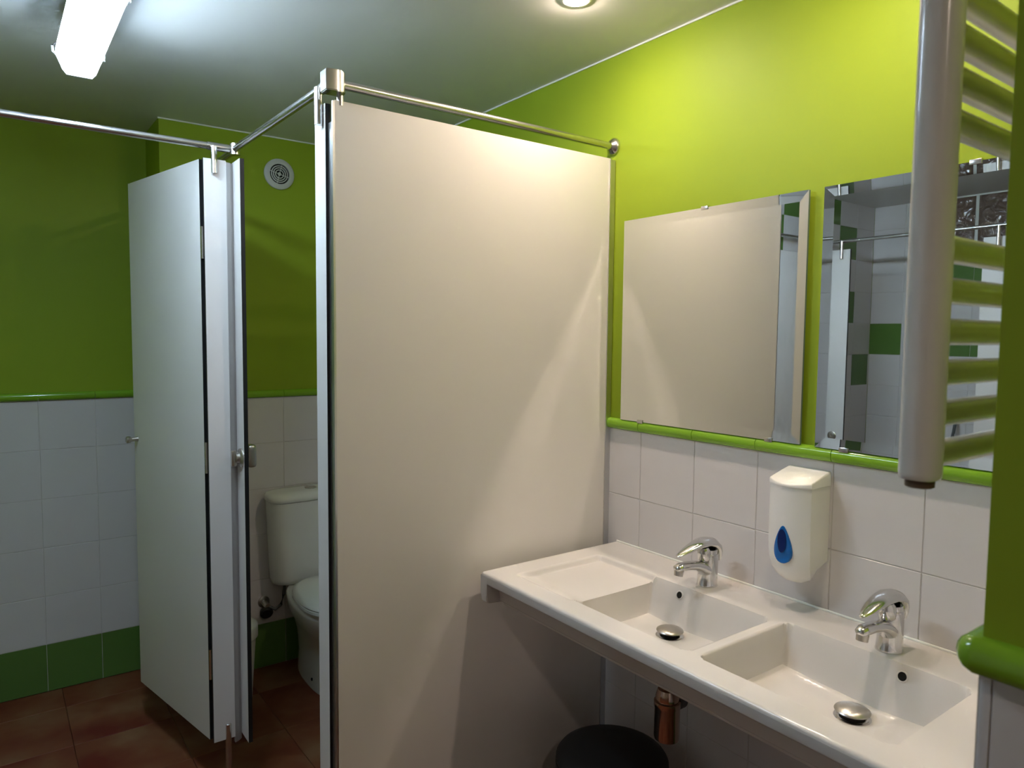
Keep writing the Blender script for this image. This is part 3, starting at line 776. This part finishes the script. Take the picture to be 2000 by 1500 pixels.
# ------------------------------------------------------------------ toilet
def toilet():
    xc, yw = -0.410, 3.160
    t = thing('toilet', 'white close-coupled toilet inside the cubicle', 'toilet', (xc, 2.85, 0))
    def rr(z, x0, x1, y0, y1, r, n=6):
        pts = []
        for cx_, cy_, a0 in ((x1-r, y1-r, 0), (x0+r, y1-r, 90), (x0+r, y0+r, 180), (x1-r, y0+r, 270)):
            for i in range(n+1):
                a = math.radians(a0+90*i/n); pts.append((cx_+r*math.cos(a), cy_+r*math.sin(a), z))
        return pts
    hw = 0.192
    bm = bmesh.new()
    loft(bm, [rr(0.402, xc-hw+0.035, xc+hw-0.035, 3.025, yw-0.004, 0.05), rr(0.408, xc-hw+0.020, xc+hw-0.020, 3.008, yw-0.004, 0.06), rr(0.430, xc-hw+0.014, xc+hw-0.014, 3.000, yw-0.004, 0.06),
              rr(0.60, xc-hw+0.006, xc+hw-0.006, 2.990, yw-0.004, 0.06), rr(0.772, xc-hw, xc+hw, 2.984, yw-0.004, 0.06)])
    link('tank', me_from(bm), 'sanitary', t, smooth=True, sharp=50)
    bm = bmesh.new()
    e = 0.006
    loft(bm, [rr(0.773, xc-hw-e+0.004, xc+hw+e-0.004, 2.984-e+0.004, yw-0.002, 0.06), rr(0.778, xc-hw-e, xc+hw+e, 2.984-e, yw-0.002, 0.064), rr(0.796, xc-hw-e, xc+hw+e, 2.984-e, yw-0.002, 0.064),
              rr(0.806, xc-hw+0.004, xc+hw-0.004, 2.990, yw-0.006, 0.06), rr(0.811, xc-hw+0.03, xc+hw-0.03, 3.01, yw-0.02, 0.05), rr(0.812, xc-0.08, xc+0.08, 3.04, yw-0.05, 0.03)])
    ld = link('tank_lid', me_from(bm), 'sanitary', t, smooth=True, sharp=60)
    lathe('flush_button', (xc-0.0, 3.072, 0.810), (0,0,1), [(0, 0.026), (0.005, 0.026), (0.006, 0.022), (0.0055, 0.020), (0.008, 0.018), (0.0085, 0.0)], 'satin', ld, 28)
    def egg(z, y0, y1, h, cx=xc, n=40, p=1.0):
        """y1 = back, y0 = front tip"""
        pts = []; ym = y0 + (y1-y0)*0.42
        for i in range(n):
            a = 2*math.pi*i/n; c, s = math.cos(a), math.sin(a)
            if s >= 0: yy = ym + (y1-ym)*(s**0.75 if s > 0 else 0); xx = h*math.copysign(abs(c)**0.75, c)
            else: yy = ym + (ym-y0)*s; xx = h*c
            pts.append((cx+xx, yy, z))
        return pts
    bm = bmesh.new()
    loft(bm, [egg(0.0, 2.66, 3.13, 0.088), egg(0.012, 2.655, 3.13, 0.090), egg(0.10, 2.665, 3.12, 0.086), egg(0.20, 2.63, 3.12, 0.098), egg(0.27, 2.57, 3.11, 0.125), egg(0.33, 2.525, 3.09, 0.158), egg(0.375, 2.510, 3.08, 0.172), egg(0.398, 2.506, 3.08, 0.176), egg(0.405, 2.512, 3.075, 0.170)])
    link('bowl', me_from(bm), 'sanitary', t, smooth=True, sharp=60)
    bm = bmesh.new()
    loft(bm, [egg(0.406, 2.508, 2.975, 0.172), egg(0.410, 2.502, 2.980, 0.178), egg(0.420, 2.502, 2.980, 0.178), egg(0.423, 2.506, 2.977, 0.175)])
    link('seat', me_from(bm), 'sanitary', t, smooth=True)
    bm = bmesh.new()
    loft(bm, [egg(0.4235, 2.506, 2.976, 0.174), egg(0.427, 2.503, 2.980, 0.178), egg(0.437, 2.506, 2.978, 0.175), egg(0.444, 2.53, 2.96, 0.155), egg(0.447, 2.60, 2.90, 0.09)])
    link('seat_lid', me_from(bm), 'sanitary', t, smooth=True, sharp=60)
    lathe('floor_screw', (xc-0.088, 2.84, 0.045), (-1,0,0.1), [(0, 0.007), (0.004, 0.006)], 'hole', t, 14)
toilet()
t = thing('water_valve', 'small dark angle valve on the wall beside the toilet', 'valve', (-0.597, 3.163, 0.28))
lathe('rosette', (-0.597, 3.163, 0.300), (0,-1,0), [(0, 0.026), (0.004, 0.025), (0.010, 0.012)], 'satin', t, 24)
tube('valve_body', [(-0.597, 3.16, 0.300), (-0.597, 3.105, 0.295)], 0.013, 'satin', t, 16)
lathe('handwheel', (-0.600, 3.125, 0.272), (-0.1, -1, -0.3), [(0, 0.012), (0.004, 0.026), (0.020, 0.028), (0.026, 0.022)], 'black', t, 20)
tube('hose', [(-0.59, 3.11, 0.292), (-0.565, 3.10, 0.280), (-0.540, 3.10, 0.295), (-0.527, 3.10, 0.34), (-0.525, 3.09, 0.400)], 0.007, 'rubber', t, 10)

t = thing('pedal_bin', 'small white bin with lid beside the toilet', 'bin', (-0.803, 2.91, 0))
lathe('bucket', (-0.803, 2.91, 0), (0,0,1), [(0, 0.070), (0.004, 0.074), (0.27, 0.092), (0.275, 0.090)], 'plastic', t, 36)
lathe('lid', (-0.803, 2.91, 0.275), (0,0,1), [(0, 0.098), (0.003, 0.101), (0.045, 0.101), (0.052, 0.098), (0.066, 0.075), (0.072, 0.03), (0.073, 0.0)], 'plastic', t, 36)

# ------------------------------------------------------------------ extractor vent
vc = Vector((-0.505, 3.163, 2.192))
t = thing('air_vent', 'round grey extractor vent on the green cubicle wall', 'vent', vc)
bm = bmesh.new(); add_ringdisc(bm, vc+Vector((0, P_, 0)), (0,-1,0), 0.043, 0.0655, 0.014, 56)
link('frame', me_from(bm), 'ventplastic', t, smooth=True)
lathe('backing', vc+Vector((0, P_, 0)), (0,-1,0), [(0, 0.044), (0.003, 0.044)], 'hole', t, 48)
for r in (0.0085, 0.0175, 0.0265, 0.0350):
    bm = bmesh.new(); add_ringdisc(bm, vc+Vector((0, -0.006, 0)), (0,-1,0), max(r-0.0022, 0.0005) if r > 0.01 else 0.0005, r+0.0022 if r > 0.01 else 0.008, 0.003, 40)
    link('grille_ring', me_from(bm), 'ventplastic', t, smooth=True)
for k in range(4):
    a = math.radians(15+90*k); d = Vector((math.sin(a), 0, math.cos(a)))
    tube('spoke', [vc+Vector((0, -0.0065, 0))+d*0.004, vc+Vector((0, -0.0065, 0))+d*0.0435], 0.0016, 'ventplastic', t, 8)
